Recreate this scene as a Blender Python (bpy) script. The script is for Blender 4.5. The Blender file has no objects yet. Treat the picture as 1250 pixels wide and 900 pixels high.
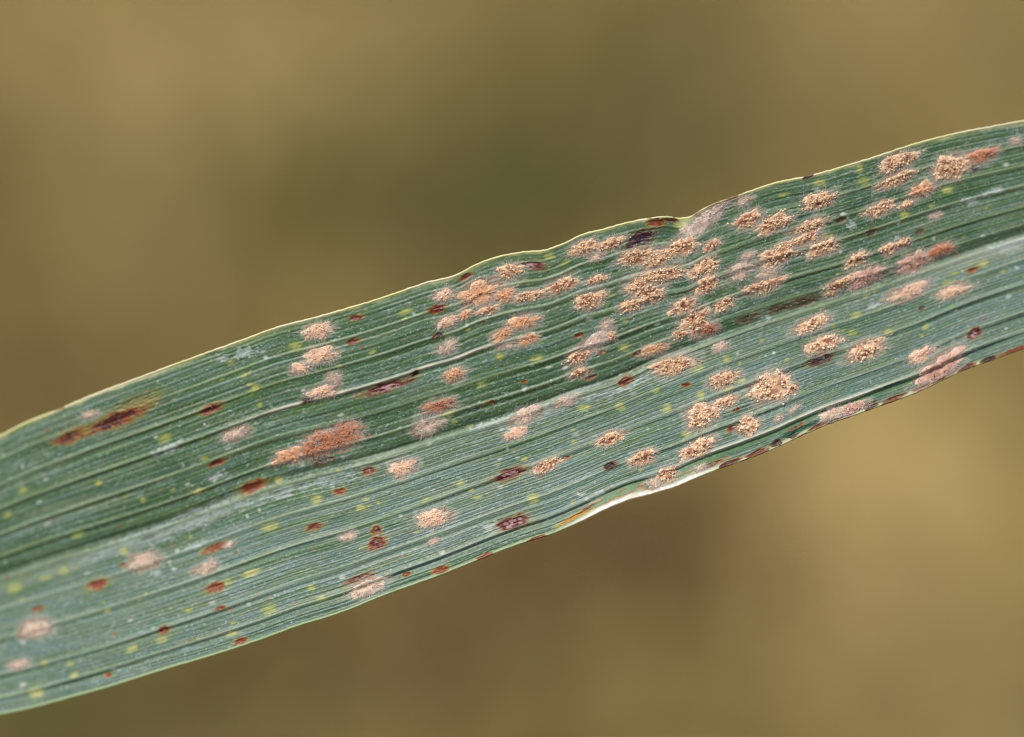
import bpy, math, random
import numpy as np
from mathutils import Matrix, Vector

# ------------------------------------------------------------------ camera, sky, sun
SC = bpy.context.scene
COL = SC.collection
U = 5.0e-5                       # one leaf unit (50 micrometres); the leaf is about 15 mm wide
FOCUS = 0.0625 * 100 / 36        # distance from lens to the leaf
PITCH = math.radians(40)
HEIGHT = 0.80                    # leaf height above the field
L0 = Vector((0, 0, HEIGHT))
UPV = Vector((0, math.sin(PITCH), math.cos(PITCH)))
BACK = Vector((0, -math.cos(PITCH), math.sin(PITCH)))

cam_d = bpy.data.cameras.new('camera')
cam_d.lens = 100; cam_d.sensor_width = 36
cam_d.clip_start = 0.005; cam_d.clip_end = 1000
cam_d.dof.use_dof = True; cam_d.dof.focus_distance = FOCUS - 0.0001
cam_d.dof.aperture_fstop = 7.5
cam = bpy.data.objects.new('camera', cam_d); COL.objects.link(cam)
cam.location = L0 + BACK * FOCUS
cam.rotation_euler = (math.pi / 2 - PITCH, 0, 0)
SC.camera = cam

SUN_CAM = Vector((-0.34, 0.70, 0.66)).normalized()      # towards the sun: right, up, back of the camera
SUN = (Vector((1, 0, 0)) * SUN_CAM.x + UPV * SUN_CAM.y + BACK * SUN_CAM.z).normalized()
world = bpy.data.worlds.new('World'); SC.world = world; world.use_nodes = True
wn = world.node_tree; bg = wn.nodes['Background']
sky = wn.nodes.new('ShaderNodeTexSky'); sky.sky_type = 'NISHITA'; sky.sun_disc = False
sky.sun_elevation = math.asin(SUN.z); sky.sun_rotation = math.atan2(SUN.x, SUN.y)
sky.air_density = 1.0; sky.dust_density = 2.0
wn.links.new(sky.outputs[0], bg.inputs['Color']); bg.inputs['Strength'].default_value = 0.10
sun_d = bpy.data.lights.new('sun', 'SUN'); sun_d.energy = 3.7; sun_d.angle = math.radians(0.6)
sun_d.color = (1.0, 0.94, 0.85)
sun = bpy.data.objects.new('sun', sun_d); COL.objects.link(sun)
sun.rotation_euler = SUN.to_track_quat('Z', 'Y').to_euler()
SC.view_settings.view_transform = 'Standard'; SC.view_settings.look = 'None'
SC.view_settings.exposure = 0.0; SC.view_settings.gamma = 1.0
SC.cycles.use_denoising = True; SC.cycles.filter_width = 1.1

rng = np.random.default_rng(11)
random.seed(11)

# ------------------------------------------------------------------ helpers
def lin(r, g, b):
    c = np.array([r, g, b], float) / 255
    return np.where(c <= 0.04045, c / 12.92, ((c + 0.055) / 1.055) ** 2.4)

TAB = rng.random((256, 256))
def vn(x, y, seed=0):
    x = np.asarray(x, float) + seed * 17.31; y = np.asarray(y, float) + seed * 41.77
    xi = np.floor(x).astype(int); yi = np.floor(y).astype(int)
    fx = x - xi; fy = y - yi
    fx = fx * fx * (3 - 2 * fx); fy = fy * fy * (3 - 2 * fy)
    a = TAB[xi & 255, yi & 255]; b = TAB[(xi + 1) & 255, yi & 255]
    c = TAB[xi & 255, (yi + 1) & 255]; d = TAB[(xi + 1) & 255, (yi + 1) & 255]
    return (a * (1 - fx) + b * fx) * (1 - fy) + (c * (1 - fx) + d * fx) * fy
def fbm(x, y, seed=0, oct=3):
    s = 0; a = 0.5; tot = 0
    for i in range(oct):
        s = s + a * vn(x * 2 ** i, y * 2 ** i, seed + i * 3); tot += a; a *= 0.5
    return s / tot
def sm(a, b, x):
    t = np.clip((x - a) / (b - a), 0, 1); return t * t * (3 - 2 * t)
def mix(c, col, w):
    return c + (np.asarray(col) - c) * w[..., None]

def spline(pts):
    """smooth monotone-ish cubic through the points (finite-difference tangents)"""
    p = np.array(pts, float); X, Y = p[:, 0], p[:, 1]
    m = np.gradient(Y, X)
    def f(x):
        x = np.asarray(x, float)
        i = np.clip(np.searchsorted(X, x) - 1, 0, len(X) - 2)
        h = X[i + 1] - X[i]; t = (x - X[i]) / h
        return ((2 * t**3 - 3 * t**2 + 1) * Y[i] + (t**3 - 2 * t**2 + t) * h * m[i]
                + (-2 * t**3 + 3 * t**2) * Y[i + 1] + (t**3 - t**2) * h * m[i + 1])
    return f

def mesh_obj(name, co, tris_or_quads, mat, parent=None, col=None, smooth=True, normals=None):
    faces = np.asarray(tris_or_quads, np.int32); n = faces.shape[1]
    me = bpy.data.meshes.new(name)
    me.vertices.add(len(co)); me.vertices.foreach_set('co', np.asarray(co, np.float32).ravel())
    me.loops.add(faces.size); me.loops.foreach_set('vertex_index', faces.ravel())
    me.polygons.add(len(faces))
    me.polygons.foreach_set('loop_start', np.arange(0, faces.size, n, dtype=np.int32))
    me.update(calc_edges=True)
    me.polygons.foreach_set('use_smooth', np.full(len(faces), smooth))
    if col is not None:
        at = me.color_attributes.new('tint', 'FLOAT_COLOR', 'POINT')
        rgba = np.ones((len(co), 4), np.float32); rgba[:, :3] = col
        at.data.foreach_set('color', rgba.ravel())
    if normals is not None:
        me.normals_split_custom_set_from_vertices(normals)
    me.materials.append(mat)
    o = bpy.data.objects.new(name, me); COL.objects.link(o)
    if parent: o.parent = parent
    return o

def mat_tint(name, rough, spec, grain=0.06, scale=20000, bump=0.0, transl=0.0, sheen=0.0):
    """colour comes from the mesh's 'tint' attribute, broken up by a procedural grain"""
    m = bpy.data.materials.new(name); m.use_nodes = True; nt = m.node_tree; N = nt.nodes
    p = N['Principled BSDF']; p.inputs['Roughness'].default_value = rough
    p.inputs['Specular IOR Level'].default_value = spec
    p.inputs['Sheen Weight'].default_value = sheen
    a = N.new('ShaderNodeAttribute'); a.attribute_name = 'tint'
    tc = N.new('ShaderNodeTexCoord'); nz = N.new('ShaderNodeTexNoise')
    nz.inputs['Scale'].default_value = scale; nz.inputs['Detail'].default_value = 3
    nt.links.new(tc.outputs['Object'], nz.inputs['Vector'])
    mr = N.new('ShaderNodeMapRange'); mr.inputs['From Min'].default_value = 0.3; mr.inputs['From Max'].default_value = 0.7
    mr.inputs['To Min'].default_value = 1 - grain; mr.inputs['To Max'].default_value = 1 + grain
    nt.links.new(nz.outputs['Fac'], mr.inputs['Value'])
    mx = N.new('ShaderNodeVectorMath'); mx.operation = 'SCALE'
    nt.links.new(a.outputs['Color'], mx.inputs[0]); nt.links.new(mr.outputs[0], mx.inputs['Scale'])
    nt.links.new(mx.outputs[0], p.inputs['Base Color'])
    if bump:
        b = N.new('ShaderNodeBump'); b.inputs['Strength'].default_value = 0.6; b.inputs['Distance'].default_value = bump
        nt.links.new(nz.outputs['Fac'], b.inputs['Height']); nt.links.new(b.outputs[0], p.inputs['Normal'])
    if transl:
        t = N.new('ShaderNodeBsdfTranslucent'); nt.links.new(mx.outputs[0], t.inputs['Color'])
        s = N.new('ShaderNodeMixShader'); s.inputs[0].default_value = transl
        nt.links.new(p.outputs[0], s.inputs[1]); nt.links.new(t.outputs[0], s.inputs[2])
        nt.links.new(s.outputs[0], N['Material Output'].inputs[0])
    return m

# ------------------------------------------------------------------ the field far behind (all far out of focus)
def mat_ground(name, c1, c2, c3, s1, s2):
    m = bpy.data.materials.new(name); m.use_nodes = True; nt = m.node_tree; N = nt.nodes
    p = N['Principled BSDF']; p.inputs['Roughness'].default_value = 0.95; p.inputs['Specular IOR Level'].default_value = 0.1
    tc = N.new('ShaderNodeTexCoord')
    a = N.new('ShaderNodeTexNoise'); a.inputs['Scale'].default_value = s1; a.inputs['Detail'].default_value = 3
    b = N.new('ShaderNodeTexNoise'); b.inputs['Scale'].default_value = s2; b.inputs['Detail'].default_value = 4
    r = N.new('ShaderNodeValToRGB'); e = r.color_ramp.elements
    e[0].position = 0.36; e[0].color = (*c1, 1); e[1].position = 0.66; e[1].color = (*c3, 1)
    k = e.new(0.5); k.color = (*c2, 1)
    ad = N.new('ShaderNodeMath'); ad.operation = 'MULTIPLY_ADD'; ad.inputs[1].default_value = 0.45
    mu = N.new('ShaderNodeMath'); mu.operation = 'MULTIPLY'; mu.inputs[1].default_value = 0.55
    for q in (a, b): nt.links.new(tc.outputs['Object'], q.inputs['Vector'])
    nt.links.new(a.outputs['Fac'], mu.inputs[0]); nt.links.new(b.outputs['Fac'], ad.inputs[0]); nt.links.new(mu.outputs[0], ad.inputs[2])
    nt.links.new(ad.outputs[0], r.inputs[0]); nt.links.new(r.outputs[0], p.inputs['Base Color'])
    bp = N.new('ShaderNodeBump'); bp.inputs['Strength'].default_value = 0.5; bp.inputs['Distance'].default_value = 0.01
    nt.links.new(b.outputs['Fac'], bp.inputs['Height']); nt.links.new(bp.outputs[0], p.inputs['Normal'])
    return m

STRAW = lin(150, 130, 78)
g_mat = mat_ground('field_soil_and_straw', lin(114, 99, 53), lin(132, 114, 63), lin(148, 129, 75), 5, 60)
S = 300
gx = np.concatenate([[-S, -40, -8], np.linspace(-2, 2, 60), [8, 40, S]])
GX, GY = np.meshgrid(gx, gx)
GZ = np.where((abs(GX) <= 2) & (abs(GY) <= 2), 0.012 * (fbm(GX * 12, GY * 12, 5) - 0.5), 0)
n = len(gx); ii = np.arange(n * n).reshape(n, n)
q = np.stack([ii[:-1, :-1], ii[:-1, 1:], ii[1:, 1:], ii[1:, :-1]], -1).reshape(-1, 4)
ground = mesh_obj('ground', np.stack([GX, GY, GZ], -1).reshape(-1, 3), q, g_mat)
ground['kind'] = 'structure'; ground['label'] = 'golden brown stubble field far out of focus'

def field_point(px, py):
    d = Vector(((px - 625) * U, 0, 0)) - UPV * ((py - 450) * U) - BACK * FOCUS
    t = -cam.location.z / d.z
    return cam.location + d * t, t           # t = how much larger a leaf unit is out there

def mound(name, px, py, rx, ry, mat, label, seed, hgt=0.02):
    c, t = field_point(px, py)
    rx *= U * t; ry *= U * t / math.sin(PITCH)
    na, nr = 40, 9; co = []; fs = []
    for j in range(nr + 1):
        r = j / nr
        for i in range(na):
            a = 2 * math.pi * i / na
            k = 0.75 + 0.5 * float(vn(3 + 1.6 * math.cos(a), 3 + 1.6 * math.sin(a), seed))
            z = hgt * (1 - r * r) * (0.6 + 0.8 * float(vn(c.x * 30 + r * 4 * math.cos(a), r * 4 * math.sin(a) + 9, seed))) + 0.012 * (1 - r) - 0.012 * (r > .95)
            co.append((rx * r * k * math.cos(a), ry * r * k * math.sin(a), z))
    for j in range(nr):
        for i in range(na):
            i2 = (i + 1) % na
            fs.append((j * na + i, j * na + i2, (j + 1) * na + i2, (j + 1) * na + i)[::-1])
    o = mesh_obj(name, co, fs, mat)
    o.location = (c.x, c.y, 0.004); o['kind'] = 'structure'; o['label'] = label
    return o

m_dark = mat_ground('damp_brown_soil', lin(80, 57, 35), lin(88, 64, 39), lin(96, 73, 45), 8, 60)
m_olive = mat_ground('mossy_soil', lin(66, 69, 27), lin(76, 78, 33), lin(88, 87, 40), 8, 60)
m_straw = mat_ground('loose_dry_straw', lin(164, 143, 92), lin(174, 152, 100), lin(186, 164, 112), 10, 80)
def spread(name, mat, spots, label, seed):
    """each patch of ground is a loose family of small irregular ones"""
    rr = random.Random(seed)
    for k, (px, py, rx, ry, n) in enumerate(spots):
        for q in range(n):
            f = rr.uniform(.35, .8)
            mound(name, px + rr.gauss(0, rx * .55), py + rr.gauss(0, ry * .55), rx * f, ry * f * rr.uniform(.6, 1.3), mat, label, seed + 7 * k + q, rr.uniform(.008, .03))
spread('soil_patch', m_dark, [(60, 420, 110, 90, 4), (430, 830, 170, 90, 9), (740, 690, 130, 80, 8), (-60, 200, 90, 120, 3), (560, 790, 120, 70, 3)], 'patch of bare brown soil far out of focus', 1)
spread('mossy_patch', m_olive, [(540, 250, 160, 80, 6), (760, 200, 150, 70, 4), (70, 900, 170, 50, 7), (840, 90, 60, 70, 2), (330, 260, 90, 60, 2)], 'olive mossy patch of soil far out of focus', 31)
spread('straw_patch', m_straw, [(1140, 600, 150, 130, 7), (300, 80, 200, 80, 12), (1080, 70, 150, 70, 5), (1000, 740, 120, 90, 5), (1120, 850, 110, 50, 5), (120, 60, 100, 60, 3)], 'patch of pale dry straw far out of focus', 61)

def blades(name, mat, spots, label, lmin, lmax, lean, w=0.0022):
    co = []; fs = []; cl = []
    for (x, y, c) in spots:
        a = random.uniform(0, 2 * math.pi); L = random.uniform(lmin, lmax); th = random.uniform(*lean)
        dx, dy = math.cos(a), math.sin(a); b = len(co); ww = w * random.uniform(.6, 1.3)
        for j in range(4):
            f = j / 3; th2 = th + 0.5 * f
            rr = L * f * math.sin(th2); zz = L * f * math.cos(min(th2, 1.55)) + 0.003
            wj = ww * (1 - 0.8 * f * f)
            co.append((x + dx * rr - dy * wj, y + dy * rr + dx * wj, zz)); co.append((x + dx * rr + dy * wj, y + dy * rr - dx * wj, zz + wj * .6))
            cl += [c, c]
        for j in range(3):
            fs.append((b + 2 * j, b + 2 * j + 1, b + 2 * j + 3, b + 2 * j + 2))
    o = mesh_obj(name, co, fs, mat, col=np.array(cl)); o['kind'] = 'stuff'; o['label'] = label
    return o
m_blade = mat_tint('dry_blade', 0.6, 0.3, 0.15, 300)
sp = []
for i in range(2600):
    x, y = random.uniform(-.8, .8), random.uniform(.3, 2.2)
    sp.append((x, y, lin(*random.choice([(140, 120, 70), (128, 108, 60), (154, 134, 84), (112, 94, 52)])) * random.uniform(.7, 1.1)))
for i in range(170):
    x, y = random.uniform(-.55, .55), random.uniform(.55, 1.9)
    for q in range(random.randint(2, 5)):
        sp.append((x + random.gauss(0, .012), y + random.gauss(0, .012), lin(*random.choice([(176, 156, 104), (158, 138, 86), (110, 92, 54), (140, 122, 70)]))))
blades('dry_straw', m_blade, sp, 'scattered dry straw lying and standing on the field behind the leaf', .05, .17, (0.15, 1.5), .003)
sp = []
for px, py, r, nn in [(560, 230, 170, 150), (790, 190, 120, 80), (90, 900, 140, 90), (830, 40, 70, 30)]:
    for i in range(nn):
        c, t = field_point(px + random.gauss(0, r * .6), py + random.gauss(0, r * .45))
        sp.append((c.x, c.y, lin(*random.choice([(96, 92, 44), (108, 100, 52), (90, 88, 42)]))))
blades('green_grass', m_blade, sp, 'tufts of olive green grass far out of focus', .04, .10, (0.3, 1.1), .0025)

# ------------------------------------------------------------------ the leaf: outline and relief
TOP = spline([(-900, 760), (-500, 715), (-250, 625), (-60, 556), (0, 532), (32, 516), (75, 499), (112, 483), (160, 465), (230, 439), (294, 416),
    (338, 400), (384, 388), (430, 375), (481, 359), (518, 346), (557, 336), (582, 323), (608, 314), (639, 308), (664, 306), (685, 299), (710, 287),
    (736, 280.5), (762, 273), (790, 267.5), (812, 265), (830, 267), (842, 265), (858, 255.5), (900, 239.5), (949, 223), (981, 216.5), (1011, 209),
    (1038, 201), (1074, 190), (1110, 178), (1154, 166), (1199, 157), (1250, 148), (1400, 126), (1800, 105), (2300, 128)])
MID = spline([(-900, 790), (-500, 800), (-250, 765), (0, 706), (64, 685), (128, 666), (218, 637), (320, 599), (480, 555), (557, 530), (621, 511), (700, 483), (755, 465),
    (795, 447), (860, 421), (913, 402), (967, 384), (1055, 357), (1119, 335), (1181, 313), (1250, 291), (1400, 245), (1800, 165), (2300, 134)])
BOT = spline([(-900, 820), (-500, 880), (-250, 900), (-60, 886), (0, 872), (31, 866), (77, 854), (128, 840), (205, 816), (256, 801), (320, 780), (358, 766), (422, 745.5),
    (460, 730), (550, 697), (567, 690), (634, 664), (675, 651), (710, 635.5), (736, 622.5), (762, 611.5), (800, 601), (820, 595), (864, 577), (909, 561),
    (944, 547.5), (975, 533), (1008, 518.5), (1040, 507.5), (1083, 492), (1128, 475), (1154, 462), (1181, 450), (1208, 440), (1250, 425), (1400, 372), (1800, 228), (2300, 140)])

def across(x, y):
    """signed position across the leaf: -1 upper edge, 0 midrib, 1 lower edge"""
    t, m, b = TOP(x), MID(x), BOT(x)
    return np.where(y < m, (y - m) / np.maximum(m - t, .5), (y - m) / np.maximum(b - m, .5))
def slope_at(x, y):
    e = 15.; s = float(across(x, y))
    f = lambda X: (MID(X) + s * (MID(X) - TOP(X))) if s < 0 else (MID(X) + s * (BOT(X) - MID(X)))
    return float(math.atan2(-(f(x + e) - f(x - e)), 2 * e))       # counter-clockwise, up positive

VEINS_UP = [(.19, 1.0, 2.2), (.36, 1.6, 2.4), (.53, 2.3, 2.6), (.71, 2.0, 2.6), (.865, 1.7, 2.4)]   # distance from upper edge, height, half-width
VEINS_LO = [(.21, .8, 2.4), (.43, 1.6, 2.8), (.69, 1.4, 2.6), (.86, 1.7, 2.6)]                    # distance from midrib
def vein_pos(k, upper, x):
    s = (VEINS_UP if upper else VEINS_LO)[k][0]
    return s + .009 * (vn(x / 210., k * 3.1 + (0 if upper else 50), 7) - .5) + (-.02 + .04 * np.clip(x / 1250, 0, 1)) * (1 if upper else -.9)

def margin_white(x):            # the thick bleached rim on the lower edge
    return sm(672, 735, x) * (1 - sm(830, 905, x))

def height(x, y, fine=True):
    """relief of the leaf towards the viewer, in leaf units"""
    x = np.asarray(x, float); y = np.asarray(y, float)
    t, m, b = TOP(x), MID(x), BOT(x); s = across(x, y)
    au = np.clip(-s, 0, 1); al = np.clip(s, 0, 1)
    h = -(46 + 22 * sm(500, 0, x)) * ((x - 700) / 600.) ** 2 * np.exp(-((x - 700) / 2600.) ** 2)
    wid = np.clip((b - t) / 330., 0, 1.2)
    h = h + wid * ((15 + 8 * sm(750, 100, x)) * (1 - (1 - au) ** 1.7) + 20 * al ** 1.15 - 10)
    # gentle undulation along the edges
    h = h + 3.5 * (fbm(x / 130., s * 1.3 + 7, 3, 2) - .5) * (0.4 + abs(s))
    # pucker where the upper edge dips
    h = h - 9 * np.exp(-((x - 833) / 16.) ** 2 - ((y - t) / 22.) ** 2)
    h = h + 5 * np.exp(-((x - 800) / 18.) ** 2 - ((y - t) / 20.) ** 2) + 4 * np.exp(-((x - 868) / 20.) ** 2 - ((y - t) / 20.) ** 2)
    for k, (s0, a, w) in enumerate(VEINS_UP):
        d = (au - (1 - vein_pos(k, True, x))) * (m - t)           # >0 above the vein
        d = np.where(s < 0, d, 99)
        g = .55 + .9 * vn(x / 90., k + 3., 21)
        h = h + g * a * .72 * np.exp(-(d / w) ** 2) - g * a * .42 * np.exp(-((d + 5) / 5.) ** 2)
    for k, (s0, a, w) in enumerate(VEINS_LO):
        d = (vein_pos(k, False, x) - al) * (b - m)
        d = np.where(s >= 0, d, 99)
        g = .4 + .9 * vn(x / 90., k + 13., 22)
        if k == 3: g = g + 1.3 * sm(800, 880, x) * (1 - sm(1120, 1250, x))
        h = h + g * a * np.exp(-(d / w) ** 2) - g * a * 1.0 * np.exp(-((d + 4.5) / 3.6) ** 2)
    # midrib: a shallow channel with a low ridge beside it
    dm = np.where(s < 0, s * (m - t), s * (b - m))
    h = h + 1.6 * np.exp(-((dm - 1) / 3.) ** 2) - 2.0 * np.exp(-((dm + 7) / 4.5) ** 2)
    # margins
    du = (y - t); dl = (b - y)
    h = h + 2.2 * np.exp(-(du / 2.2) ** 2) + (1.2 + 0.2 * margin_white(x)) * np.exp(-(dl / 2.2) ** 2)
    h = h + 5.0 * margin_white(x) * sm(10, 0, dl)
    if fine:
        q = s * 152.
        lam = np.where(s > 0, 4.3, 6.3)
        ph = q / lam + 1.0 * vn(x / 260., q / 15., 9)
        amp = .08 + .42 * vn(x / 70., q / 11., 10) ** 1.5
        h = h + amp * np.cos(2 * np.pi * ph) * .70 + .16 * np.cos(2 * np.pi * q / lam * 1.73)
        h = h + .55 * (fbm(x / 3.2, q / 1.5, 12, 2) - .5) + .9 * (fbm(x / 38., q / 9., 14, 2) - .5)
    return h

def place(x, y, h):
    k = 1 - h * U / FOCUS
    return np.stack([(x - 625) * U * k, -(y - 450) * U * k, h * U * np.ones_like(k)], -1)

# grid over the leaf: fine where it is in view, coarse towards base and tip
xs = np.concatenate([np.linspace(-900, -60, 40), np.arange(-44, 1294, 1.08), np.linspace(1310, 2300, 46)])
NX = len(xs)
NU_, NL_ = 225, 235
vu = np.linspace(0, 1, NU_); vl = np.linspace(0, 1, NL_)[1:]
T, M_, B = TOP(xs), MID(xs), BOT(xs)
T = T + 1.1 * (fbm(xs / 5., xs * 0, 101, 2) - .5); B = B + 1.3 * (fbm(xs / 5., xs * 0, 103, 2) - .5)      # slightly toothed margins
Y = np.concatenate([T[:, None] + vu * (M_ - T)[:, None], M_[:, None] + vl * (B - M_)[:, None]], 1)
NY = Y.shape[1]
X = np.repeat(xs[:, None], NY, 1)
H = height(X, Y)
S_ = across(X, Y)
Q = S_ * 152.
DU, DL = Y - T[:, None], B[:, None] - Y

# ------------------------------------------------------------------ colour of the blade: pigment, with some light, shade and sheen put in
low = sm(-.06, .20, S_)  # lower half paler and bluer: glaucous bloom plus sunlit sheen put in the colour
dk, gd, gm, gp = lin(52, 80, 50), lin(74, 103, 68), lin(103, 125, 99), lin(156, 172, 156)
streak = fbm(X / 95., Q / 2.6, 31, 3); streak2 = fbm(X / 300., Q / 11., 35, 3); patch = fbm(X / 60., Q / 22., 37, 3)
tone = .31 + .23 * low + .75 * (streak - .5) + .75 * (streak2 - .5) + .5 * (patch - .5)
tone = tone + .12 * sm(300, -30, X) * (1 - low) * sm(.3, .9, -S_) + .26 * sm(1050, 1250, X)  # upper left margin and right end lightened: light and sheen put in the colour
lam = np.where(S_ > 0, 4.3, 6.3)
stri = np.cos(2 * np.pi * (Q / lam + 1.0 * vn(X / 260., Q / 15., 9)))
tone = tone + (.05 + .24 * vn(X / 50., Q / 8., 41)) * stri + .46 * (fbm(X / 4.5, Q / 1.4, 42, 2) - .5) + .40 * (vn(X / 1.6, Y / 1.5, 44) - .5)
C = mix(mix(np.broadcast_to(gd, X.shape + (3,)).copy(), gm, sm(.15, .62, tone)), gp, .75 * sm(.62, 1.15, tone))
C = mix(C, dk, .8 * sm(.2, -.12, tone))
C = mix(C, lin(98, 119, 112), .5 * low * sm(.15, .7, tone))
# yellow-green and blue-green drifts
C = C * (1 + (vn(X / 30., Q / 4., 43) - .5)[..., None] * np.array([.34, .06, -.22]))
C = mix(C, lin(96, 132, 62), .35 * sm(.62, .85, fbm(X / 70., Q / 3.2, 47, 2)))
C = mix(C, lin(74, 110, 58), .5 * np.clip(-stri, 0, 1) ** 2 * sm(.35, .75, vn(X / 90., Q / 6., 48)))
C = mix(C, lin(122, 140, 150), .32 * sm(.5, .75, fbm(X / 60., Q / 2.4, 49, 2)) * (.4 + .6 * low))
# waxy bloom: pale bluish-white scuffs drawn out along the leaf, densest beside the midrib
wax = .5 * fbm(X / 8., Q / 1.3, 51, 3) + .5 * fbm(X / 3., Q / 1.5, 52, 2); waxp = fbm(X / 110., Q / 16., 53, 2)
nm = np.exp(-((S_ * 165 - 6) / 14.) ** 2) * (sm(60, 170, X) * (1 - sm(430, 520, X)) + .8 * sm(590, 650, X) * (1 - sm(760, 830, X)) + .15)
C = mix(C, lin(172, 188, 186), np.clip(.62 * sm(.60, .84, wax + .24 * (waxp - .5) +   .24 * nm) , 0, .85))
C = mix(C, lin(52, 62, 50), .75 * sm(.62, .74, fbm(X / 26., Q / 1.5, 55, 2)) * np.clip(nm * 1.1 + .12, 0, 1))
# fine pale dust specks
spk = vn(X / 1.7, Y / 1.5, 61)
C = mix(C, lin(190, 205, 190), .75 * sm(.87, .97, spk) * sm(.3, .6, patch + .1))
# veins are a little paler and yellower
VL = np.zeros(X.shape, np.int16)                     # piece number: 0 blade
pieces = {}
def new_piece(name, label=None):
    k = len(pieces) + 1; pieces[k] = (name, label); return k
for k, (s0, a, w) in enumerate(VEINS_UP):
    d = np.where(S_ < 0, (-S_ - (1 - vein_pos(k, True, X))) * (M_ - T)[:, None], 99)
    g = np.exp(-(d / (w * .9)) ** 2) * (.3 + .7 * vn(X / 80., k + 3., 71))
    pale = lin(140, 160, 118)
    if k == 2:
        wht = sm(270, 340, X) * (1 - sm(560, 660, X)) * (.55 + .45 * sm(.25, .6, vn(X / 22., 3., 72)))
        C = mix(C, lin(226, 216, 198), .95 * wht * np.exp(-(d / 2.2) ** 2))
    C = mix(C, pale, .75 * g * (1 - .8 * (sm(270, 340, X) * (1 - sm(640, 700, X)) if k == 2 else 0)))
    C = mix(C, lin(48, 84, 44), .38 * np.exp(-((d + 5.5) / 3.) ** 2) * vn(X / 60., k + 5., 73))  # dark line under the vein: its shaded flank put in the colour
    VL[np.abs(d) < w * 1.05] = new_piece('vein')
for k, (s0, a, w) in enumerate(VEINS_LO):
    d = np.where(S_ >= 0, (vein_pos(k, False, X) - S_) * (B - M_)[:, None], 99)
    g = np.exp(-(d / (w * .9)) ** 2) * (.25 + .6 * vn(X / 80., k + 33., 71))
    if k == 3: g = g + .6 * sm(780, 870, X) * (1 - sm(1120, 1200, X)) * np.exp(-(d / 3.) ** 2)
    C = mix(C, lin(160, 176, 150), .8 * np.clip(g, 0, 1))
    if k == 3: C = mix(C, lin(214, 212, 198), .85 * sm(800, 880, X) * (1 - sm(1050, 1130, X)) * np.exp(-((d - .5) / 2.6) ** 2) * (.6 + .4 * vn(X / 25., 4., 76)))
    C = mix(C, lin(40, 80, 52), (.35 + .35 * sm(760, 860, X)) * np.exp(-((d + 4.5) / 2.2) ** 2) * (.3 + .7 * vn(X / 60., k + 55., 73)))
    VL[np.abs(d) < w * 1.05] = new_piece('vein')
dm = np.where(S_ < 0, S_ * (M_ - T)[:, None], S_ * (B - M_)[:, None])
C = mix(C, lin(150, 168, 132), .7 * np.exp(-((dm - 1.5) / 2.6) ** 2) * (.5 + .5 * vn(X / 45., 8., 75)))
C = mix(C, lin(170, 180, 160), .75 * np.exp(-((dm - 3) / 8.) ** 2) * sm(1080, 1190, X) + .15 * np.exp(-((dm - 9) / 8.) ** 2) * (.5 + .5 * sm(500, 100, X)))
C = mix(C, lin(50, 78, 48), .6 * np.exp(-((dm + 8) / 5.) ** 2) * (.3 + .7 * vn(X / 90., 18., 75)))  # dark band above the midrib: shade of the slope put in the colour
VL[(dm > -2.5) & (dm < 4.5)] = new_piece('midrib')

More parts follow.
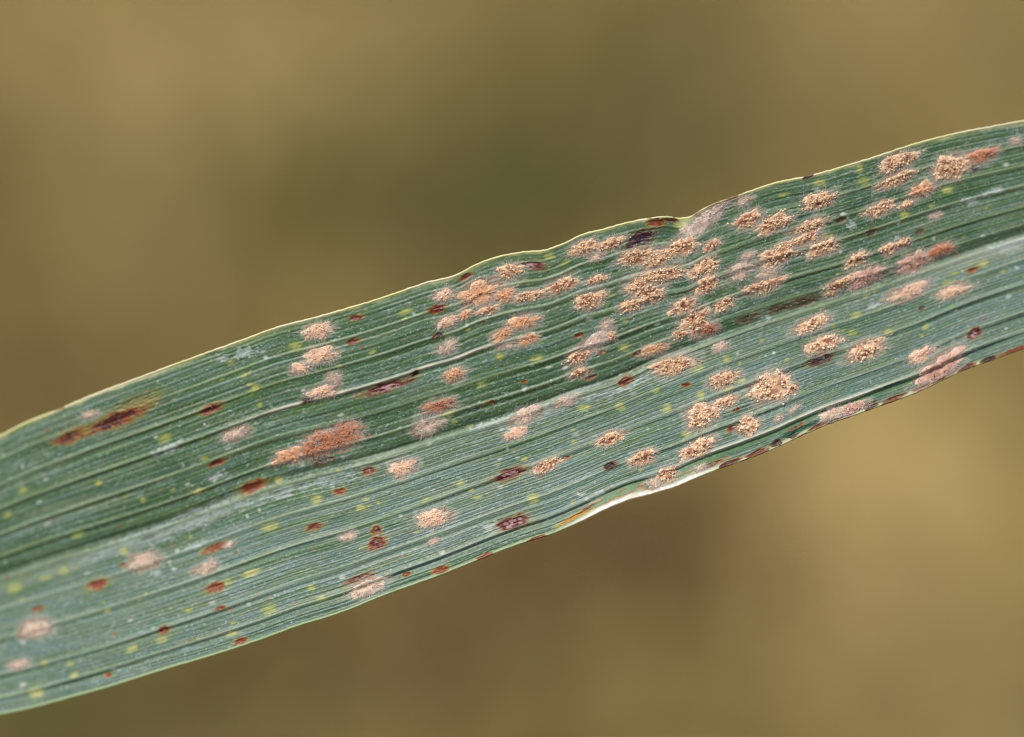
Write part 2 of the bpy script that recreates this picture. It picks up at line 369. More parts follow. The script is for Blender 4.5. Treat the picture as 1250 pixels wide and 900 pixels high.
# ------------------------------------------------------------------ spots in the tissue: (x, y, half length, half width, kind [, extra turn])
LESIONS = [
 (165, 492, 30, 8, 'a', 2),
 (87, 533, 17, 7, 'r'), (143, 512, 38, 7.5, 'r', 3), (257, 499.5, 14, 5, 'd'), (433.5, 388, 7, 4, 'd'), (430, 417.6, 6.5, 4, 'd'), (265, 565, 9, 4.5, 'd'),
 (450, 575, 10, 4.5, 'd'), (307, 594.6, 16, 7, 'o', 4), (533, 378, 10, 5, 'd'), (535, 410, 7, 3.5, 'k'), (376, 489, 9, 3.5, 'k'), (473, 472.6, 27, 5.5, 'p'),
 (506.5, 457, 6, 3.5, 'k', 12), (394, 562, 13, 5, 'k'), (384, 643, 11, 4.5, 'd'), (459, 647, 6.5, 5, 'r'), (462, 662.4, 11, 7, 'r'), (415.6, 599.7, 6.5, 4.5, 'o'),
 (440, 707, 17, 5.5, 'd'), (263, 717.5, 13, 6, 'o'), (268, 743, 5, 3, 'd'), (294, 783, 6.5, 4.5, 'o'), (496, 701, 4, 3, 'o'), (537, 696, 10, 4, 'o'),
 (119, 714, 14, 6, 'o'), (45, 743.5, 6, 3.5, 'd'), (201, 769, 7, 5.5, 'd'), (132, 824, 4, 3, 'o'), (263, 668, 15, 4.5, 'o', 4),
 (649, 324, 16, 5.5, 'p', -8), (622, 579, 20, 6, 'p', 2), (627, 638, 22, 7.5, 'p'), (745, 569, 8, 4, 'k'), (762.6, 465, 10, 5.5, 'd'), (706.6, 409, 5, 3.5, 'd'),
 (721, 461, 6, 3.5, 'd'), (779.5, 432, 6, 5, 'd'), (781, 292.5, 18, 9.5, 'v', 20), (801, 271.5, 11, 4.5, 'o', -8), (987, 216, 7, 3.5, 'k'), (569.6, 338, 8, 4, 'd'), (587.5, 343, 6, 3.5, 'k'),
 (1186, 204, 8, 5, 'v', -30), (1064, 284, 8, 5, 's'), (1122, 283, 7, 4, 's'), (1027, 269, 8, 5, 's'), (1126, 376, 5, 3, 's'), (1187, 330, 6, 4, 'o'),
 (1190, 407, 9, 6, 'p'), (1002, 437.7, 17, 6, 'k'), (954, 375.5, 17, 5, 's', -4), (984, 367.5, 15, 5, 's', -2), (1040, 348, 9, 4.5, 's'),
 (1152, 459, 21, 4.5, 'k', 3), (1062, 496, 9, 5, 'k', 10), (948, 541.5, 8, 4, 'k', 3), (967, 532, 8, 3.5, 'k'), (970, 520, 9, 4.5, 'd'), (1205, 440, 11, 3.5, 'k'),
 (866, 568.5, 18, 3.4, 'r', 3), (764, 600.5, 22, 3.4, 'r', 2), (791, 593, 8, 4.5, 'r'), (738, 612, 24, 3.6, 'o', 3), (704, 630, 24, 2.6, 'y', 2), (720, 619, 12, 2.4, 'r', 3),
 (895, 523, 7, 4, 'd'), (915, 388, 15, 5, 's'), (1240, 428, 18, 3, 'o'), (72, 497, 8, 4, 'o'), (890, 566, 14, 3, 'r', 3), (925, 552, 14, 2.6, 'd', 3), (1000, 519, 16, 2.6, 'd', 3), (1020, 512.5, 10, 3, 'k', 3), (1095, 485, 14, 2.6, 'd', 2), (1125, 474, 12, 2.6, 'o', 2), (1180, 449, 14, 3, 'r', 2), (655, 657, 12, 2.4, 'o', 2), (592, 679, 10, 2.4, 'o', 2), (818, 268.5, 8, 3, 'd', -4), (893, 243.5, 7, 2.6, 'd', 0), (600, 491, 4, 2.5, 'd'), (640, 466, 4, 2.5, 'o'), (340, 560, 3, 2, 'o'),
 (150, 690, 4, 3, 'd'), (340, 560, 4, 2.5, 'o'), (690, 560, 5, 2.5, 'o'), (735, 430, 4, 2.5, 'd'), (838, 470, 5, 3, 'd'), (900, 500, 4, 2.5, 'd'),
]
LES_COL = {  # core, rim, halo
 'd': (lin(98, 40, 30), lin(140, 78, 46), lin(126, 128, 62)), 'k': (lin(52, 26, 26), lin(86, 42, 30), lin(110, 112, 60)), 'r': (lin(74, 24, 26), lin(146, 64, 34), lin(160, 134, 64)),
 'o': (lin(128, 58, 32), lin(150, 92, 54), lin(140, 142, 72)), 'p': (lin(92, 36, 38), lin(110, 52, 40), lin(148, 134, 84)), 'v': (lin(52, 28, 40), lin(84, 46, 50), lin(120, 110, 70)),
 'a': (lin(128, 126, 82), lin(112, 122, 76), lin(96, 118, 72)), 's': (lin(62, 40, 34), lin(110, 84, 66), lin(120, 116, 80)), 'y': (lin(176, 112, 40), lin(190, 150, 62), lin(160, 162, 72)),
}
CHLORO = [
 (151, 673, 7, 6), (78, 697, 7, 6), (55, 705, 9, 4), (18, 718, 11, 7), (43.5, 846, 12, 9), (54, 810, 6, 4), (86, 811, 6, 4.5), (91, 824, 6, 4), (161, 793, 9, 5), (197, 781, 10, 4.5),
 (306, 700, 13, 6), (278, 711, 7, 6), (283, 774, 9, 4), (28, 598, 7, 5.5), (10, 628, 6, 4.5), (95, 652, 10, 5), (241, 601, 10, 4), (311, 473, 8, 7), (202, 534, 12, 7), (360.6, 423, 11, 7.5),
 (298, 458.6, 6, 4.5), (495, 380.5, 11, 5), (281, 443, 6, 3.5), (317, 494, 5, 3.5), (330, 643, 14, 6.5), (387.5, 610, 9, 7), (340, 585.6, 7, 5.5), (328.6, 744, 10, 8), (380, 717, 6, 5),
 (391, 731.5, 10, 4.5), (690, 320, 8, 3.5), (587.5, 470, 7, 5), (610.6, 435, 7, 4.5), (656.6, 436.6, 11, 4.5), (761.6, 424, 9, 4.5), (669.5, 313, 9, 5), (650, 608.5, 8, 8), (582.4, 607, 7, 4),
 (713, 498.4, 9, 5.5), (756.5, 496, 7, 6.5), (562, 590.6, 7, 4.5), (545, 506, 11, 7), (814, 498.6, 8, 6), (855, 482.6, 7, 6), (852, 449, 10, 6), (887, 438, 7, 5), (801, 477, 6, 3.5),
 (888, 474, 10, 5), (838, 530, 9, 6), (1000.4, 223, 9, 5.5), (1054.6, 222, 8.5, 8), (1049, 206, 6, 6), (1007.5, 289, 10, 6), (956, 238, 7, 2.5), (1045, 384.4, 8, 5.5), (1040, 406.6, 8, 5),
 (1156, 346, 11, 4.5), (1104, 262, 7, 6), (1156, 232, 10, 6), (831, 275, 11, 5), (1200, 322, 9, 5), (120, 590, 6, 4), (520, 610, 6, 4), (440, 620, 7, 4), (700, 540, 6, 3.5), (905, 465, 7, 4),
 (1130, 400, 7, 4), (1085, 405, 7, 4.5), (870, 295, 7, 5), (455, 430, 6, 3.5), (250, 560, 6, 3.5), (230, 745, 6, 4), (130, 745, 6, 4), (640, 560, 5, 3.5), (175, 610, 5, 3.5),
]
PALE = [(298, 431.7, 14, 7), (271, 437, 8, 4.5), (205, 548, 20, 5.5), (1039, 273, 6, 7), (1063, 375, 12, 3.5), (935, 386, 8, 3.5), (599, 643, 10, 5), (731, 606, 13, 6), (770, 470, 24, 4),
        (262, 583, 11, 4), (190, 700, 9, 3.5), (600, 517, 30, 4), (1185, 245, 18, 5), (1215, 232, 12, 4), (1230, 300, 26, 7), (240, 665, 16, 3), (345, 606, 12, 2.5)]

def local(cx, cy, a, b, turn=0., reach=2.2):
    """window of the grid around a spot and the ragged elliptic distance in it"""
    th = slope_at(cx, cy) + math.radians(turn)
    r = reach * max(a, b) + 4
    i0, i1 = np.searchsorted(xs, [cx - r, cx + r])
    Xs, Ys = X[i0:i1], Y[i0:i1]
    dx, dy = Xs - cx, -(Ys - cy)
    u = (dx * math.cos(th) + dy * math.sin(th)) / a; v = (-dx * math.sin(th) + dy * math.cos(th)) / b
    d = np.hypot(u, v)
    sd = int(cx * 7 + cy * 3) % 97
    d = d + .55 * (vn(((Xs - cx) * math.cos(th) - (Ys - cy) * math.sin(th)) / 9., ((Xs - cx) * math.sin(th) + (Ys - cy) * math.cos(th)) / 1.5, sd + 8) - .5)
    d = d * (1 + .55 * (fbm(Xs / (a * .6 + 2), Ys / (b * .6 + 2), sd, 2) - .5)) + .16 * (vn(Xs / 2.6, Ys / 1.8, sd + 5) - .5)
    return slice(i0, i1), d

for cx, cy, a, b in CHLORO:
    a *= .88; b *= .85
    sl, d = local(cx, cy, a, b); yl = random.random()
    c0 = lin(186, 186, 92) * yl + lin(214, 206, 134) * (1 - yl)
    C[sl] = mix(C[sl], c0, sm(1.25, .4, d) * random.uniform(.65, .95) * (.8 + .2 * stri[sl]) * (.7 + .6 * np.clip(vn(X[sl] / 3., Y[sl] / 2.2, 85), 0, .6)))
    C[sl] = mix(C[sl], lin(104, 136, 62), .2 * sm(1.9, 1.0, d))
    VL[sl][d < .9] = new_piece('chlorotic_spot')
rs = np.random.default_rng(5)
for q in range(330):                                  # the scatter of tiny flecks between the larger spots
    cx = rs.uniform(-30, 1280); cy = float(TOP(cx) + rs.uniform(.05, .95) * (BOT(cx) - TOP(cx)))
    sl, d = local(cx, cy, rs.uniform(1.6, 4.6), rs.uniform(1.2, 2.6), 0)
    cc = [lin(168, 172, 92), lin(206, 212, 202), lin(150, 96, 58), lin(112, 150, 70)][rs.choice(4, p=[.36, .34, .14, .16])]
    C[sl] = mix(C[sl], cc, sm(1.4, .4, d) * rs.uniform(.45, .85))
for cx, cy, a, b in PALE:
    sl, d = local(cx, cy, a, b)
    C[sl] = mix(C[sl], lin(196, 206, 204), sm(1.2, .3, d + 1.3 * (vn(X[sl] / 2.6, Y[sl] / 1.6, 81) - .5)) * .62)
    if a > 7: VL[sl][d < .9] = new_piece('pale_scuff')
for it in LESIONS:
    cx, cy, a, b, kd = it[:5]; tn = it[5] if len(it) > 5 else 0
    if a < 10 and kd in 'do': a, b = a * 1.2, b * .85
    sl, d = local(cx, cy, a, b, tn); core, rim, halo = LES_COL[kd]
    mo = vn(X[sl] / 3.2, Y[sl] / 2.2, 83)
    wk = .5 if kd == 's' else 1.
    C[sl] = mix(C[sl], halo, .6 * wk * sm(1.8, .9, d))
    C[sl] = mix(C[sl], rim, .9 * wk * sm(1.3, .75, d))
    C[sl] = mix(C[sl], core, .95 * wk * sm(1.02, .45, d + .8 * (mo - .5)))
    if kd == 'p': C[sl] = mix(C[sl], lin(196, 160, 158), .8 * sm(.7, .25, d) * sm(.48, .66, mo))
    if kd in 'dor' and int(cx) % 3 == 0: C[sl] = mix(C[sl], lin(170, 120, 92), .6 * sm(.55, .15, d) * sm(.4, .6, mo))
    if kd == 'k': C[sl] = mix(C[sl], lin(24, 14, 18), .7 * sm(.6, .1, d))
    H[sl] -= .9 * sm(1., .5, d) - .15 * sm(.5, .1, abs(d - 1.05)) + .9 * (mo - .5) * sm(1., .6, d)
    VL[sl][d < 1.02] = new_piece('lesion')
# deep green furrow beside the bleached rim
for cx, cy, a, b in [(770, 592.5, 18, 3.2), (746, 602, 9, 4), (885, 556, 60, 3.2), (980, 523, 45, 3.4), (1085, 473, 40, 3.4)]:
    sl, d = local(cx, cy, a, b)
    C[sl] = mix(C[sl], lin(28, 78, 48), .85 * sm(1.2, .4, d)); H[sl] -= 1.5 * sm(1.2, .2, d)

# margins last: pale cartilage along both edges
mu = np.exp(-(DU / ((3.1 + .9 * sm(350, 0, X) + .8 * sm(1050, 1250, X)) * (.55 + .85 * vn(X / 16., 3., 90)))) ** 4)
edge_c = lin(226, 224, 162)[None, None] * (1 - .5 * sm(.45, .8, vn(X / 40., 5., 91)))[..., None] + lin(238, 230, 204)[None, None] * (.5 * sm(.45, .8, vn(X / 40., 5., 91)))[..., None]
edge_c = mix(edge_c + np.zeros_like(C), lin(150, 92, 56), .75 * sm(.80, .92, vn(X / 9., 7., 95) * .75 + .3 * vn(X / 70., 9., 96)))
keep = np.isin(VL, [k for k, v in pieces.items() if v[0] == 'lesion'])
C = mix(C, edge_c, .95 * mu * np.where(keep, .15, 1))
mw = margin_white(X)
C = mix(C, lin(150, 172, 112), .55 * sm(11, 2, DU) * (1 - mu) * vn(X / 50., 15., 92) * ~keep)
ml = np.exp(-(DL / (2.6 + 1.4 * sm(840, 900, X) + 4.6 * mw * (.45 + .5 * vn(X / 22., 2., 93)))) ** 4)
rim_c = lin(150, 170, 122)[None, None] * (1 - mw)[..., None] + lin(246, 240, 230)[None, None] * mw[..., None]
rim_c = mix(rim_c, lin(212, 200, 166), .85 * sm(850, 930, X) * (.4 + .6 * vn(X / 18., 4., 94)))
rim_c = mix(rim_c, lin(206, 184, 150), .5 * mw * sm(.5, .8, vn(X / 7., DL / 2., 97)))
rim_c = mix(rim_c, lin(100, 48, 34), .9 * sm(835, 890, X) * sm(.55, .68, vn(X / 17., DL / 4., 98)))
C = mix(C, rim_c, np.clip(ml * np.where(keep & ~((mw > .3) & (DL < 8)), .08, .96), 0, 1))
C = mix(C, lin(196, 160, 70), .5 * mw * np.exp(-((DL - 10) / 2.5) ** 2))
VL[(DU < 3.2) & ~keep] = new_piece('margin')
VL[(DL < 3.4 + 5 * mw) & (~keep | ((mw > .3) & (DL < 8)))] = new_piece('margin', 'lower leaf margin, bleached to a thick white rim in the middle')
C = np.clip(C, .004, .9)

# ------------------------------------------------------------------ mildew colonies: (x, y, half length, half width, tone [, extra turn])
PUSTULES = [
 (1096.6, 197.8, 24, 10, 't', 8), (1096, 218, 25, 8, 't', 10), (1161, 205, 25, 15, 't', 8), (1197, 191, 21, 9, 'r', 8), (1125, 232, 19, 9, 'o', 4), (1107, 250, 12, 4.5, 't', 8), (1074, 255, 18, 9, 't', 2),
 (1142, 263.5, 8, 3.5, 'p'), (1103, 297.5, 9, 6, 't', 15), (1085, 305, 11, 8, 't', 8), (1046, 317, 15, 8, 't', 8), (1057, 339, 22, 12, 'm', 10), (1025, 347, 20, 7, 't', 2), (1115, 321, 22, 11, 'm', 4),
 (1148, 306, 19, 9, 'r', 8), (1109, 356, 26, 10, 'l'), (1163, 356, 22, 8.5, 'l'), (1056.7, 427, 24, 11.5, 'c', 4), (1123, 434, 17, 8, 'l', 6), (1148, 449, 35, 14, 'm', 12), (1039, 499, 22, 7, 'm'), (1019, 505, 16, 8, 'p'),
 (865, 263.5, 32, 10.5, 'g', 14), (841, 280, 10, 5, 'p'), (909, 244, 11, 5.5, 'p', 8), (913, 268, 18, 9.5, 't', 4), (947, 273, 22, 10, 't', 8), (1002, 244.5, 24, 9, 't', 5), (988, 277, 23, 9, 't', 8), (985, 291, 20, 8, 't', 6),
 (1005.7, 302, 19, 10, 't', 6), (949, 313, 24, 12, 't', 6), (955, 301, 11, 5, 't', 4), (904, 330.6, 18, 10.5, 'p', 8), (938, 333, 14, 7, 'p'), (933, 348, 25, 8.5, 't', 4), (913, 312, 9, 4.5, 'p'), (869, 300, 11, 6, 't', 4),
 (859, 327, 19, 10, 't', 4), (863, 347, 16, 10, 't', 6), (883, 372, 14, 7.5, 't', 14), (991.5, 396, 22, 10, 'c', 4), (1004, 421, 20, 10, 'c', 4), (879.5, 424, 10, 5.5, 'p'), (883, 463, 20, 10, 't', 2), (938, 475, 23, 19, 'c', 2),
 (966, 475, 9, 7, 't', 20), (885, 490.5, 16, 7.5, 't', 4), (857, 508, 20, 15, 'c', 2), (914, 519, 14, 12, 'c', 10), (854, 547.5, 21, 10.5, 'c', 4), (950.6, 511, 7, 3.5, 'p', 6), (969, 500, 8, 2.8, 'p', 12),
 (815, 579, 15, 10, 't', 14), (800, 589, 13, 7, 'p', 4), (784, 559, 15, 9, 't', 6), (746, 535, 18, 8, 't', 0), (854, 571, 9, 4, 'p'), (1013, 359, 7, 4.5, 't'),
 (714, 302, 20, 9.5, 't', 0), (744, 299, 19, 8, 't', 6), (815, 309, 15, 8, 't', 4), (790, 356, 16, 7.5, 't', 4), (729, 313, 11, 5, 'p', 10), (777, 313, 27, 9.5, 't', 2), (801, 319, 18, 9.5, 't', 6), (831, 301.5, 20, 11.5, 't', 6), (806, 337, 32, 11, 't', 2), (780, 348.5, 18, 11.5, 't', 4),
 (796, 362, 18, 8.5, 't', 8), (772, 373, 18, 8, 't', 4), (686, 349, 21, 9, 't', 2), (728, 342, 12, 5.5, 't', 2), (721, 366, 18, 10.5, 't', 6), (834, 374, 18, 9, 't', 4), (848, 393, 19, 17, 't', 20), (831, 408, 11, 6, 't'),
 (865, 401, 13, 8, 'b', -4), (740, 397, 10, 6.5, 'p', 4), (725, 418.6, 25, 9, 'g', 16), (746, 411, 7, 6.5, 't', 20), (706.6, 436, 17, 8, 't', 8), (706.6, 455, 13, 7, 't', 2), (799, 427, 17, 6.5, 'o', 0), (823, 445, 25, 12.5, 't', -2),
 (691, 490, 17, 6, 'p', 6), (621, 332, 16, 10, 't', 0), (541.5, 361, 14, 8, 't', 0), (586, 359, 27, 15, 'o', -4), (615.7, 360, 13, 10, 'o', 0), (646, 361, 21, 6.5, 't', 6), (595, 379, 13, 5.5, 't', 2), (567, 385.5, 10, 6, 'o', 4),
 (546.6, 393, 13, 7, 't', 2), (639, 394, 20, 9, 'o', 4), (613, 409, 15, 7.5, 'o', 6), (644, 415, 14, 6.5, 'o', 2), (620, 422, 12, 4.5, 'p', 0), (546.6, 424, 13, 9, 'p', 4), (555, 457, 14, 9, 'o', 4), (535, 495.5, 20, 8.5, 'b', -2),
 (522, 521, 18, 10, 'p', 6), (491, 571, 17, 10, 'l', 2), (642, 507, 22, 8.5, 'p', 4), (630, 529, 13, 7, 'l', 6), (668, 567.5, 16, 7.5, 't', 2), (532, 632, 21, 11, 'l', -2), (528.6, 661, 7, 3.5, 'p', 4),
 (388, 404, 18, 9.5, 't', -2), (394, 434, 19, 10, 't', -6), (368, 449.6, 14, 6.5, 't', -6), (407, 462, 11, 7, 'p', 0), (396, 478, 18, 8, 't', -4), (289, 529, 18, 9, 'p', 0), (407, 537, 35, 16, 'b', 4), (354, 556, 20, 9, 'o', 2), (379, 548, 17, 11, 'b', 2), (422, 529, 19, 12, 'b', 4), (398, 527, 10, 5, 'p', 4),
 (447.6, 717, 21, 10, 'p', 0), (252, 693, 15, 7.5, 'p', 2), (426, 654, 10, 5, 'p', 0), (176, 684.6, 21, 10.5, 'p', -2), (43, 767, 21, 12, 'p', -2), (22, 811, 15, 6.5, 'p', -2), (110, 506, 10, 5, 'p', -6), (281, 665, 7, 3.5, 'p', 10), (1240, 172, 8, 5, 'p', 0),
]
for it in PUSTULES:                                   # bleached and browned tissue beneath and a thin felt around
    cx, cy, a, b, kd = it[:5]; tn = it[5] if len(it) > 5 else 0
    sl, d = local(cx, cy, a, b, tn)
    C[sl] = mix(C[sl], lin(178, 180, 166), .45 * sm(1.6, 1.0, d + .5 * (vn(X[sl] / 2.2, Y[sl] / 1.8, 87) - .5)))
    C[sl] = mix(C[sl], lin(156, 112, 82), .7 * sm(1.2, .75, d))

# ------------------------------------------------------------------ leaf object
leaf = bpy.data.objects.new('wheat_leaf', None); COL.objects.link(leaf)
leaf.location = L0; leaf.rotation_euler = (math.pi / 2 - PITCH, 0, 0); leaf.empty_display_size = .01
leaf['label'] = 'long green wheat leaf with pale margins, spotted with tan powdery mildew tufts'
leaf['category'] = 'leaf'

# close the section round the edges and underneath
TH = 4.5
def edge_rows(xe, ye, he, sgn):
    out = []
    for dy, dh in ((.9, -.7), (1.2, -2.0), (.9, -3.4)):
        out.append((ye + sgn * dy, he + dh))
    return out
wt = np.clip((B - T) / 60., 0, 1)
rows_bot = edge_rows(xs, B, H[:, -1], 1); rows_top = edge_rows(xs, T, H[:, 0], -1)
under = []
for f in np.linspace(1, 0, 14):
    j = int(round(f * (NY - 1))); under.append((Y[:, j], H[:, j] - TH))
FY = np.stack([Y[:, j] for j in range(NY)] + [r[0] for r in rows_bot] + [r[0] for r in under] + [r[0] for r in rows_top[::-1]], 1)
FH = np.stack([H[:, j] for j in range(NY)] + [r[1] for r in rows_bot] + [r[1] for r in under] + [r[1] for r in rows_top[::-1]], 1)
NR = FY.shape[1]
FX = np.repeat(xs[:, None], NR, 1)
P = place(FX, FY, FH)
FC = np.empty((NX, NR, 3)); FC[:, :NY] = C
FC[:, NY:NY + 3] = C[:, -1:]; FC[:, NY + 3:NY + 17] = lin(96, 128, 88); FC[:, NY + 17:] = C[:, :1]
k_under = new_piece('underside')
FL = np.empty((NX, NR), np.int16); FL[:, :NY] = VL; FL[:, NY:NY + 3] = VL[:, -1:]; FL[:, NY + 3:NY + 17] = k_under; FL[:, NY + 17:] = VL[:, :1]
# vertex normals of the whole skin, shared by all pieces so that no seam shows
gu = np.gradient(P, axis=0); gv = np.roll(P, -1, 1) - np.roll(P, 1, 1)
Nn = np.cross(gv, gu); Nn /= np.linalg.norm(Nn, axis=-1, keepdims=True) + 1e-30
ids = np.arange(NX * NR).reshape(NX, NR); nxt = np.roll(ids, -1, 1)
quads = np.stack([ids[:-1], nxt[:-1], nxt[1:], ids[1:]], -1).reshape(-1, 4)
flab = np.maximum(FL[:-1], 0).reshape(-1)
order = np.argsort(flab, kind='stable'); cuts = np.searchsorted(flab[order], np.arange(len(pieces) + 2))
Pf, Cf, Nf = P.reshape(-1, 3), FC.reshape(-1, 3), Nn.reshape(-1, 3)
m_leaf = mat_tint('leaf_skin', .45, .40, .12, 16000, bump=.00002, transl=.10)
for k in range(len(pieces) + 1):
    fi = order[cuts[k]:cuts[k + 1]]
    if len(fi) == 0: continue
    fq = quads[fi]; uq, inv = np.unique(fq, return_inverse=True)
    nm_, lb = pieces.get(k, ('blade', None))
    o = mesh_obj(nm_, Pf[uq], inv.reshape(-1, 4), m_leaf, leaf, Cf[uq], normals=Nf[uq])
    if lb: o['label'] = lb

# ------------------------------------------------------------------ mildew geometry
PH = (1 + 5 ** .5) / 2
ICO = np.array([(-1, PH, 0), (1, PH, 0), (-1, -PH, 0), (1, -PH, 0), (0, -1, PH), (0, 1, PH), (0, -1, -PH), (0, 1, -PH), (PH, 0, -1), (PH, 0, 1), (-PH, 0, -1), (-PH, 0, 1)]) / math.hypot(1, PH)
ICF = np.array([(0, 11, 5), (0, 5, 1), (0, 1, 7), (0, 7, 10), (0, 10, 11), (1, 5, 9), (5, 11, 4), (11, 10, 2), (10, 7, 6), (7, 1, 8), (3, 9, 4), (3, 4, 2), (3, 2, 6), (3, 6, 8), (3, 8, 9), (4, 9, 5), (2, 4, 11), (6, 2, 10), (8, 6, 7), (9, 8, 1)])
TONES = {
 't': (lin(246, 222, 190), lin(218, 180, 144), lin(128, 74, 58)), 'o': (lin(244, 210, 176), lin(222, 170, 130), lin(160, 100, 72)), 'p': (lin(232, 216, 198), lin(212, 188, 168), lin(180, 142, 118)),
 'g': (lin(240, 226, 216), lin(224, 200, 188), lin(172, 132, 120)), 'l': (lin(244, 222, 200), lin(226, 190, 162), lin(196, 146, 116)), 'c': (lin(246, 222, 192), lin(222, 186, 150), lin(138, 86, 66)), 'r': (lin(230, 176, 144), lin(200, 136, 102), lin(124, 64, 50)), 'm': (lin(232, 204, 188), lin(204, 164, 146), lin(122, 74, 64)), 'b': (lin(218, 168, 138), lin(186, 128, 98), lin(104, 54, 44)),
}
m_spore = mat_tint('mildew_felt', .95, .08, .14, 26000, sheen=.15)
m_hypha = mat_tint('mildew_hyphae', .8, .15, .05, 26000, transl=.3)

def frame(x, y, dz=0.):
    """point on the leaf skin at (x, y), raised dz units"""
    return place(x, y, height(x, y, False) + dz)

def outline(ang, seed):
    return 1 + 1.15 * (fbm(2.2 + 1.7 * np.cos(ang), 2.2 + 1.7 * np.sin(ang), seed, 3) - .5) + .5 * (vn(9.1 + 5 * np.cos(ang), 9.1 + 5 * np.sin(ang), seed + 3) - .5)

def make_pustule(it, idx):
    cx, cy, a, b, kd = it[:5]; tn = it[5] if len(it) > 5 else 0
    a *= 1.06; b *= .92
    if kd == 't' and cx < 570: kd = 'l'
    if cx < 320: a, b = a * .86, b * .82
    r = np.random.default_rng(1000 + idx); seed = idx % 83
    th = slope_at(cx, cy) + math.radians(tn); ct, st = math.cos(th), math.sin(th)
    def to_xy(u, v):
        x = cx + u * ct - v * st
        return x, np.clip(cy - (u * st + v * ct), TOP(x) + 2.6, BOT(x) - 2.6)
    hi, md, lo = TONES[kd]
    hgt = min(1.3 + .13 * b, 2.8) * (.6 if kd in 'pg' else 1)
    # the cushion the spores sit on
    na, nr = 36, 7
    A, R = np.meshgrid(np.linspace(0, 2 * np.pi, na, endpoint=False), np.linspace(0, 1, nr + 1), indexing='ij')
    k = outline(A, seed)
    u = a * R * k * np.cos(A); v = b * R * k * np.sin(A)
    px, py = to_xy(u, v)
    lump = fbm(px / 3.2, py / 3.2, seed, 2)
    z = hgt * (1 - R ** 2.2) * (.35 + 1.0 * lump) - .7 * (R > .99)
    co = [frame(px, py, z).reshape(-1, 3)]
    base = mix(np.broadcast_to(lo, px.shape + (3,)).copy(), md, np.clip((.1 if kd in 'tc' else .45) + .9 * sm(.35, .7, lump), 0, 1))
    base = mix(base, hi, .75 * sm(.55, .95, R))
    cl = [base.reshape(-1, 3)]
    g = np.arange(na * (nr + 1)).reshape(na, nr + 1); g2 = np.roll(g, -1, 0)
    f1 = np.stack([g[:, :-1], g[:, 1:], g2[:, 1:]], -1).reshape(-1, 3); f2 = np.stack([g[:, :-1], g2[:, 1:], g2[:, :-1]], -1).reshape(-1, 3)
    fs = [f1, f2]; nv = len(co[0])
    # crumbs of spores
    dens = {'t': .29, 'r': .34, 'm': .30, 'c': .21, 'o': .34, 'p': .20, 'g': .26, 'l': .36, 'b': .36}[kd]
    ng = int(min(520, math.pi * a * b * dens)) + 6
    A = r.uniform(0, 2 * np.pi, ng); R = np.sqrt(r.uniform(0, 1, ng)) * r.uniform(.9, 1.1, ng) * np.where(r.uniform(0, 1, ng) < .12, r.uniform(1.0, 1.35, ng), 1)
    k = outline(A, seed); u = a * R * k * np.cos(A); v = b * R * k * np.sin(A); px, py = to_xy(u, v)
    lump = fbm(px / 3.2, py / 3.2, seed, 2)
    pit = vn(px / 4.2, py / 3.4, seed + 9)
    keepg = ((pit > .34) | (r.uniform(0, 1, ng) < .12)) & ((R < .72) | (vn(px / 5.5, py / 4.5, seed + 19) > .30))
    px, py, R, lump, pit = px[keepg], py[keepg], R[keepg], lump[keepg], pit[keepg]; ng = len(px)
    rad = (.5 + 1.15 * r.uniform(0, 1, ng) ** 1.8) * {'t': 1.05, 'c': 1.45}.get(kd, .72) * (1 - .25 * np.clip(R, 0, 1)) * (.8 if kd in 'pg' else 1)
    z = hgt * np.clip(1 - R ** 2.2, 0, 1) * (.35 + 1.0 * lump) + r.uniform(-.1, .8, ng) * (.5 + pit)
    cen = frame(px, py, z)
    sc = rad[:, None] * r.uniform(.75, 1.3, (ng, 3)) * U
    V = cen[:, None, :] + ICO[None] * sc[:, None, :] + r.normal(0, .10, (ng, 12, 3)) * (rad * U)[:, None, None]
    t = r.uniform(0, 1, ng)
    c = md + (hi - md) * sm(.25, .9, t * .7 + .3 * R)[:, None]
    c = c + (lo - c) * (sm(.86, .97, r.uniform(0, 1, ng)) * (R < .85))[:, None]
    c = c * r.uniform(.88, 1.08, (ng, 1))
    co.append(V.reshape(-1, 3)); cl.append(np.repeat(c, 12, 0))
    fs.append((ICF[None] + (np.arange(ng) * 12)[:, None, None]).reshape(-1, 3) + nv)
    o = mesh_obj('mildew_pustule', np.concatenate(co), np.concatenate(fs), m_spore, leaf, np.clip(np.concatenate(cl), .01, .9))
    # fringe of pale threads
    nh = int((a + b) * {'t': 8, 'r': 7, 'm': 9, 'c': 11, 'o': 11, 'p': 15, 'g': 17, 'l': 12, 'b': 10}[kd])
    A = r.uniform(0, 2 * np.pi, nh); R = r.uniform({'p': .3, 'g': .3, 't': .78, 'c': .8}.get(kd, .5), 1.12, nh); k = outline(A, seed)
    u = a * R * k * np.cos(A); v = b * R * k * np.sin(A)
    ou, ov = np.cos(A) + r.normal(0, .5, nh), np.sin(A) + r.normal(0, .5, nh)
    Ln = r.uniform(1.5, 4.4, nh) * (.75 + .25 * min(b / 9, 1.3))
    z0 = hgt * np.clip(1 - R ** 2.2, 0, 1) * .8
    up = r.uniform(.0, .75, nh) * Ln
    ring = []
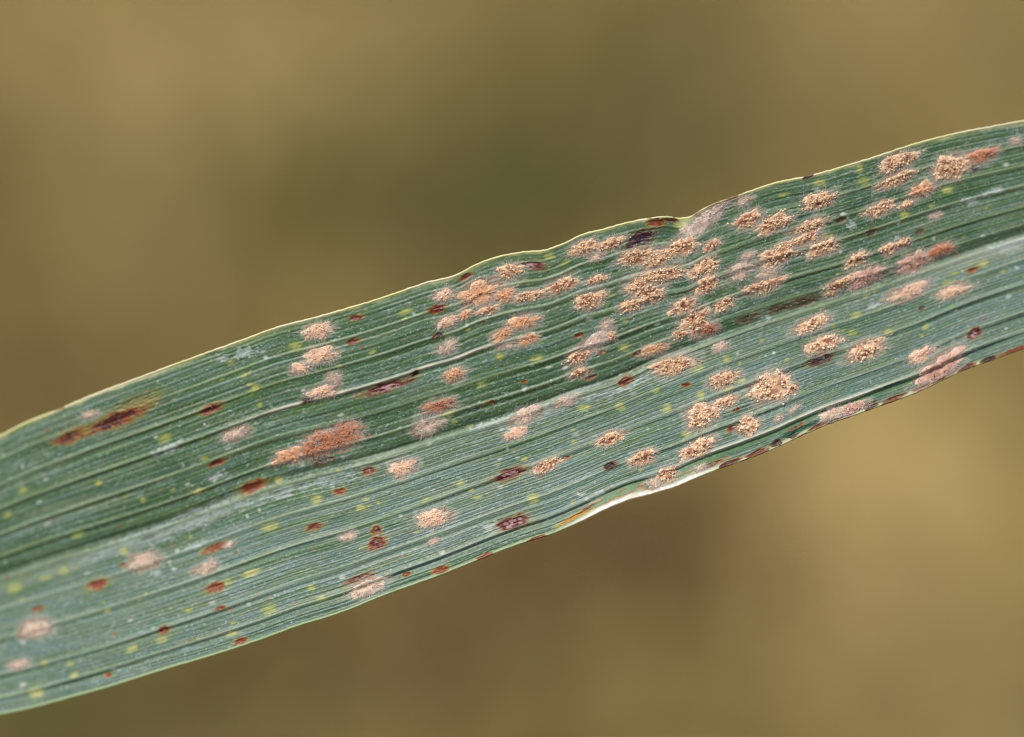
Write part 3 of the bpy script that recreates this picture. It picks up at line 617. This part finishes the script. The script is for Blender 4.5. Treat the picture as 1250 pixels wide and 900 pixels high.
    for j, (f, rj) in enumerate(((0, .22), (.5, .16), (1, .05))):
        uu = u + ou * Ln * f + r.normal(0, .25, nh) * f; vv = v + ov * Ln * f + r.normal(0, .25, nh) * f
        px, py = to_xy(uu, vv)
        p = frame(px, py, z0 * (1 - f) + up * f * (1.3 - .5 * f) + .25)
        for q in range(3):
            an = 2 * math.pi * q / 3
            off = np.stack([-np.sin(A) * math.cos(an) * rj, np.cos(A) * math.cos(an) * rj, np.full(nh, math.sin(an) * rj)], -1) * U
            ring.append(p + off)
    V = np.stack(ring, 1).reshape(-1, 3)
    F = []
    for j in range(2):
        for q in range(3):
            q2 = (q + 1) % 3
            F += [(3 * j + q, 3 * j + q2, 3 * j + 3 + q2), (3 * j + q, 3 * j + 3 + q2, 3 * j + 3 + q)]
    F = (np.array(F)[None] + (np.arange(nh) * 9)[:, None, None]).reshape(-1, 3)
    hc = np.repeat((np.array(lin(250, 244, 234)) * .7 + hi * .3) * r.uniform(.8, 1.05, (nh, 1)), 9, 0)
    mesh_obj('fringe', V, F, m_hypha, o, hc)
    return o
for i, it in enumerate(PUSTULES):
    make_pustule(it, i)

# loose spores dusted over the skin round the colonies
nd = 6500
pk = rng.integers(0, len(PUSTULES), nd)
pc = np.array([p[:4] for p in PUSTULES])[pk]
dx = pc[:, 0] + rng.normal(0, 1, nd) * (pc[:, 2] * 1.3 + 10); dy = pc[:, 1] + rng.normal(0, 1, nd) * (pc[:, 3] * 1.2 + 8)
far = rng.random(nd) < .3
dx = np.where(far, rng.uniform(-40, 1290, nd), dx); dy = np.where(far, TOP(dx) + rng.uniform(.02, .98, nd) * (BOT(dx) - TOP(dx)), dy)
ok = (dy > TOP(dx) + 4) & (dy < BOT(dx) - 4) & (dx > -44) & (dx < 1294)
dx, dy = dx[ok], dy[ok]; nd = len(dx)
rad = rng.uniform(.22, .62, nd) ** 1.0
cen = place(dx, dy, height(dx, dy) + .15)
OCT = np.array([(1, 0, 0), (-1, 0, 0), (0, 1, 0), (0, -1, 0), (0, 0, 1), (0, 0, -1)], float)
OCF = np.array([(0, 2, 4), (2, 1, 4), (1, 3, 4), (3, 0, 4), (2, 0, 5), (1, 2, 5), (3, 1, 5), (0, 3, 5)])
V = (cen[:, None] + OCT[None] * (rad[:, None, None] * rng.uniform(.7, 1.4, (nd, 1, 3))) * U).reshape(-1, 3)
F = (OCF[None] + (np.arange(nd) * 6)[:, None, None]).reshape(-1, 3)
du = mesh_obj('spore_dust', V, F, m_hypha, leaf, np.repeat(np.where(rng.random((nd, 1)) < .7, lin(222, 224, 212), lin(206, 176, 150)), 6, 0))
du['kind'] = 'stuff'

# short stiff hairs along the ribs of the skin, too fine to count
nh = 2600
hx = rng.uniform(-40, 1290, nh); hy = TOP(hx) + rng.uniform(.02, .985, nh) * (BOT(hx) - TOP(hx))
Ln = rng.uniform(1.6, 4.2, nh); an = -np.arctan(np.gradient(MID(np.arange(-60, 1320, 1.)))[np.clip((hx + 60).astype(int), 0, 1379)]) + rng.normal(0, .35, nh)
h0 = height(hx, hy); ring = []
for f, rr in ((0, .17), (.55, .12), (1, .03)):
    p = place(hx + np.cos(an) * Ln * f, hy - np.sin(an) * Ln * f, h0 + Ln * (.55 * f - .2 * f * f))
    for q in range(3):
        aq = 2 * math.pi * q / 3
        ring.append(p + np.stack([-np.sin(an) * math.cos(aq) * rr, np.cos(an) * math.cos(aq) * rr, np.full(nh, math.sin(aq) * rr)], -1) * U)
F = []
for j in range(2):
    for q in range(3):
        q2 = (q + 1) % 3; F += [(3 * j + q, 3 * j + q2, 3 * j + 3 + q2), (3 * j + q, 3 * j + 3 + q2, 3 * j + 3 + q)]
ht = mesh_obj('leaf_hairs', np.stack(ring, 1).reshape(-1, 3), (np.array(F)[None] + (np.arange(nh) * 9)[:, None, None]).reshape(-1, 3), m_hypha, leaf, np.tile(lin(214, 222, 204), (nh * 9, 1)))
ht['kind'] = 'stuff'
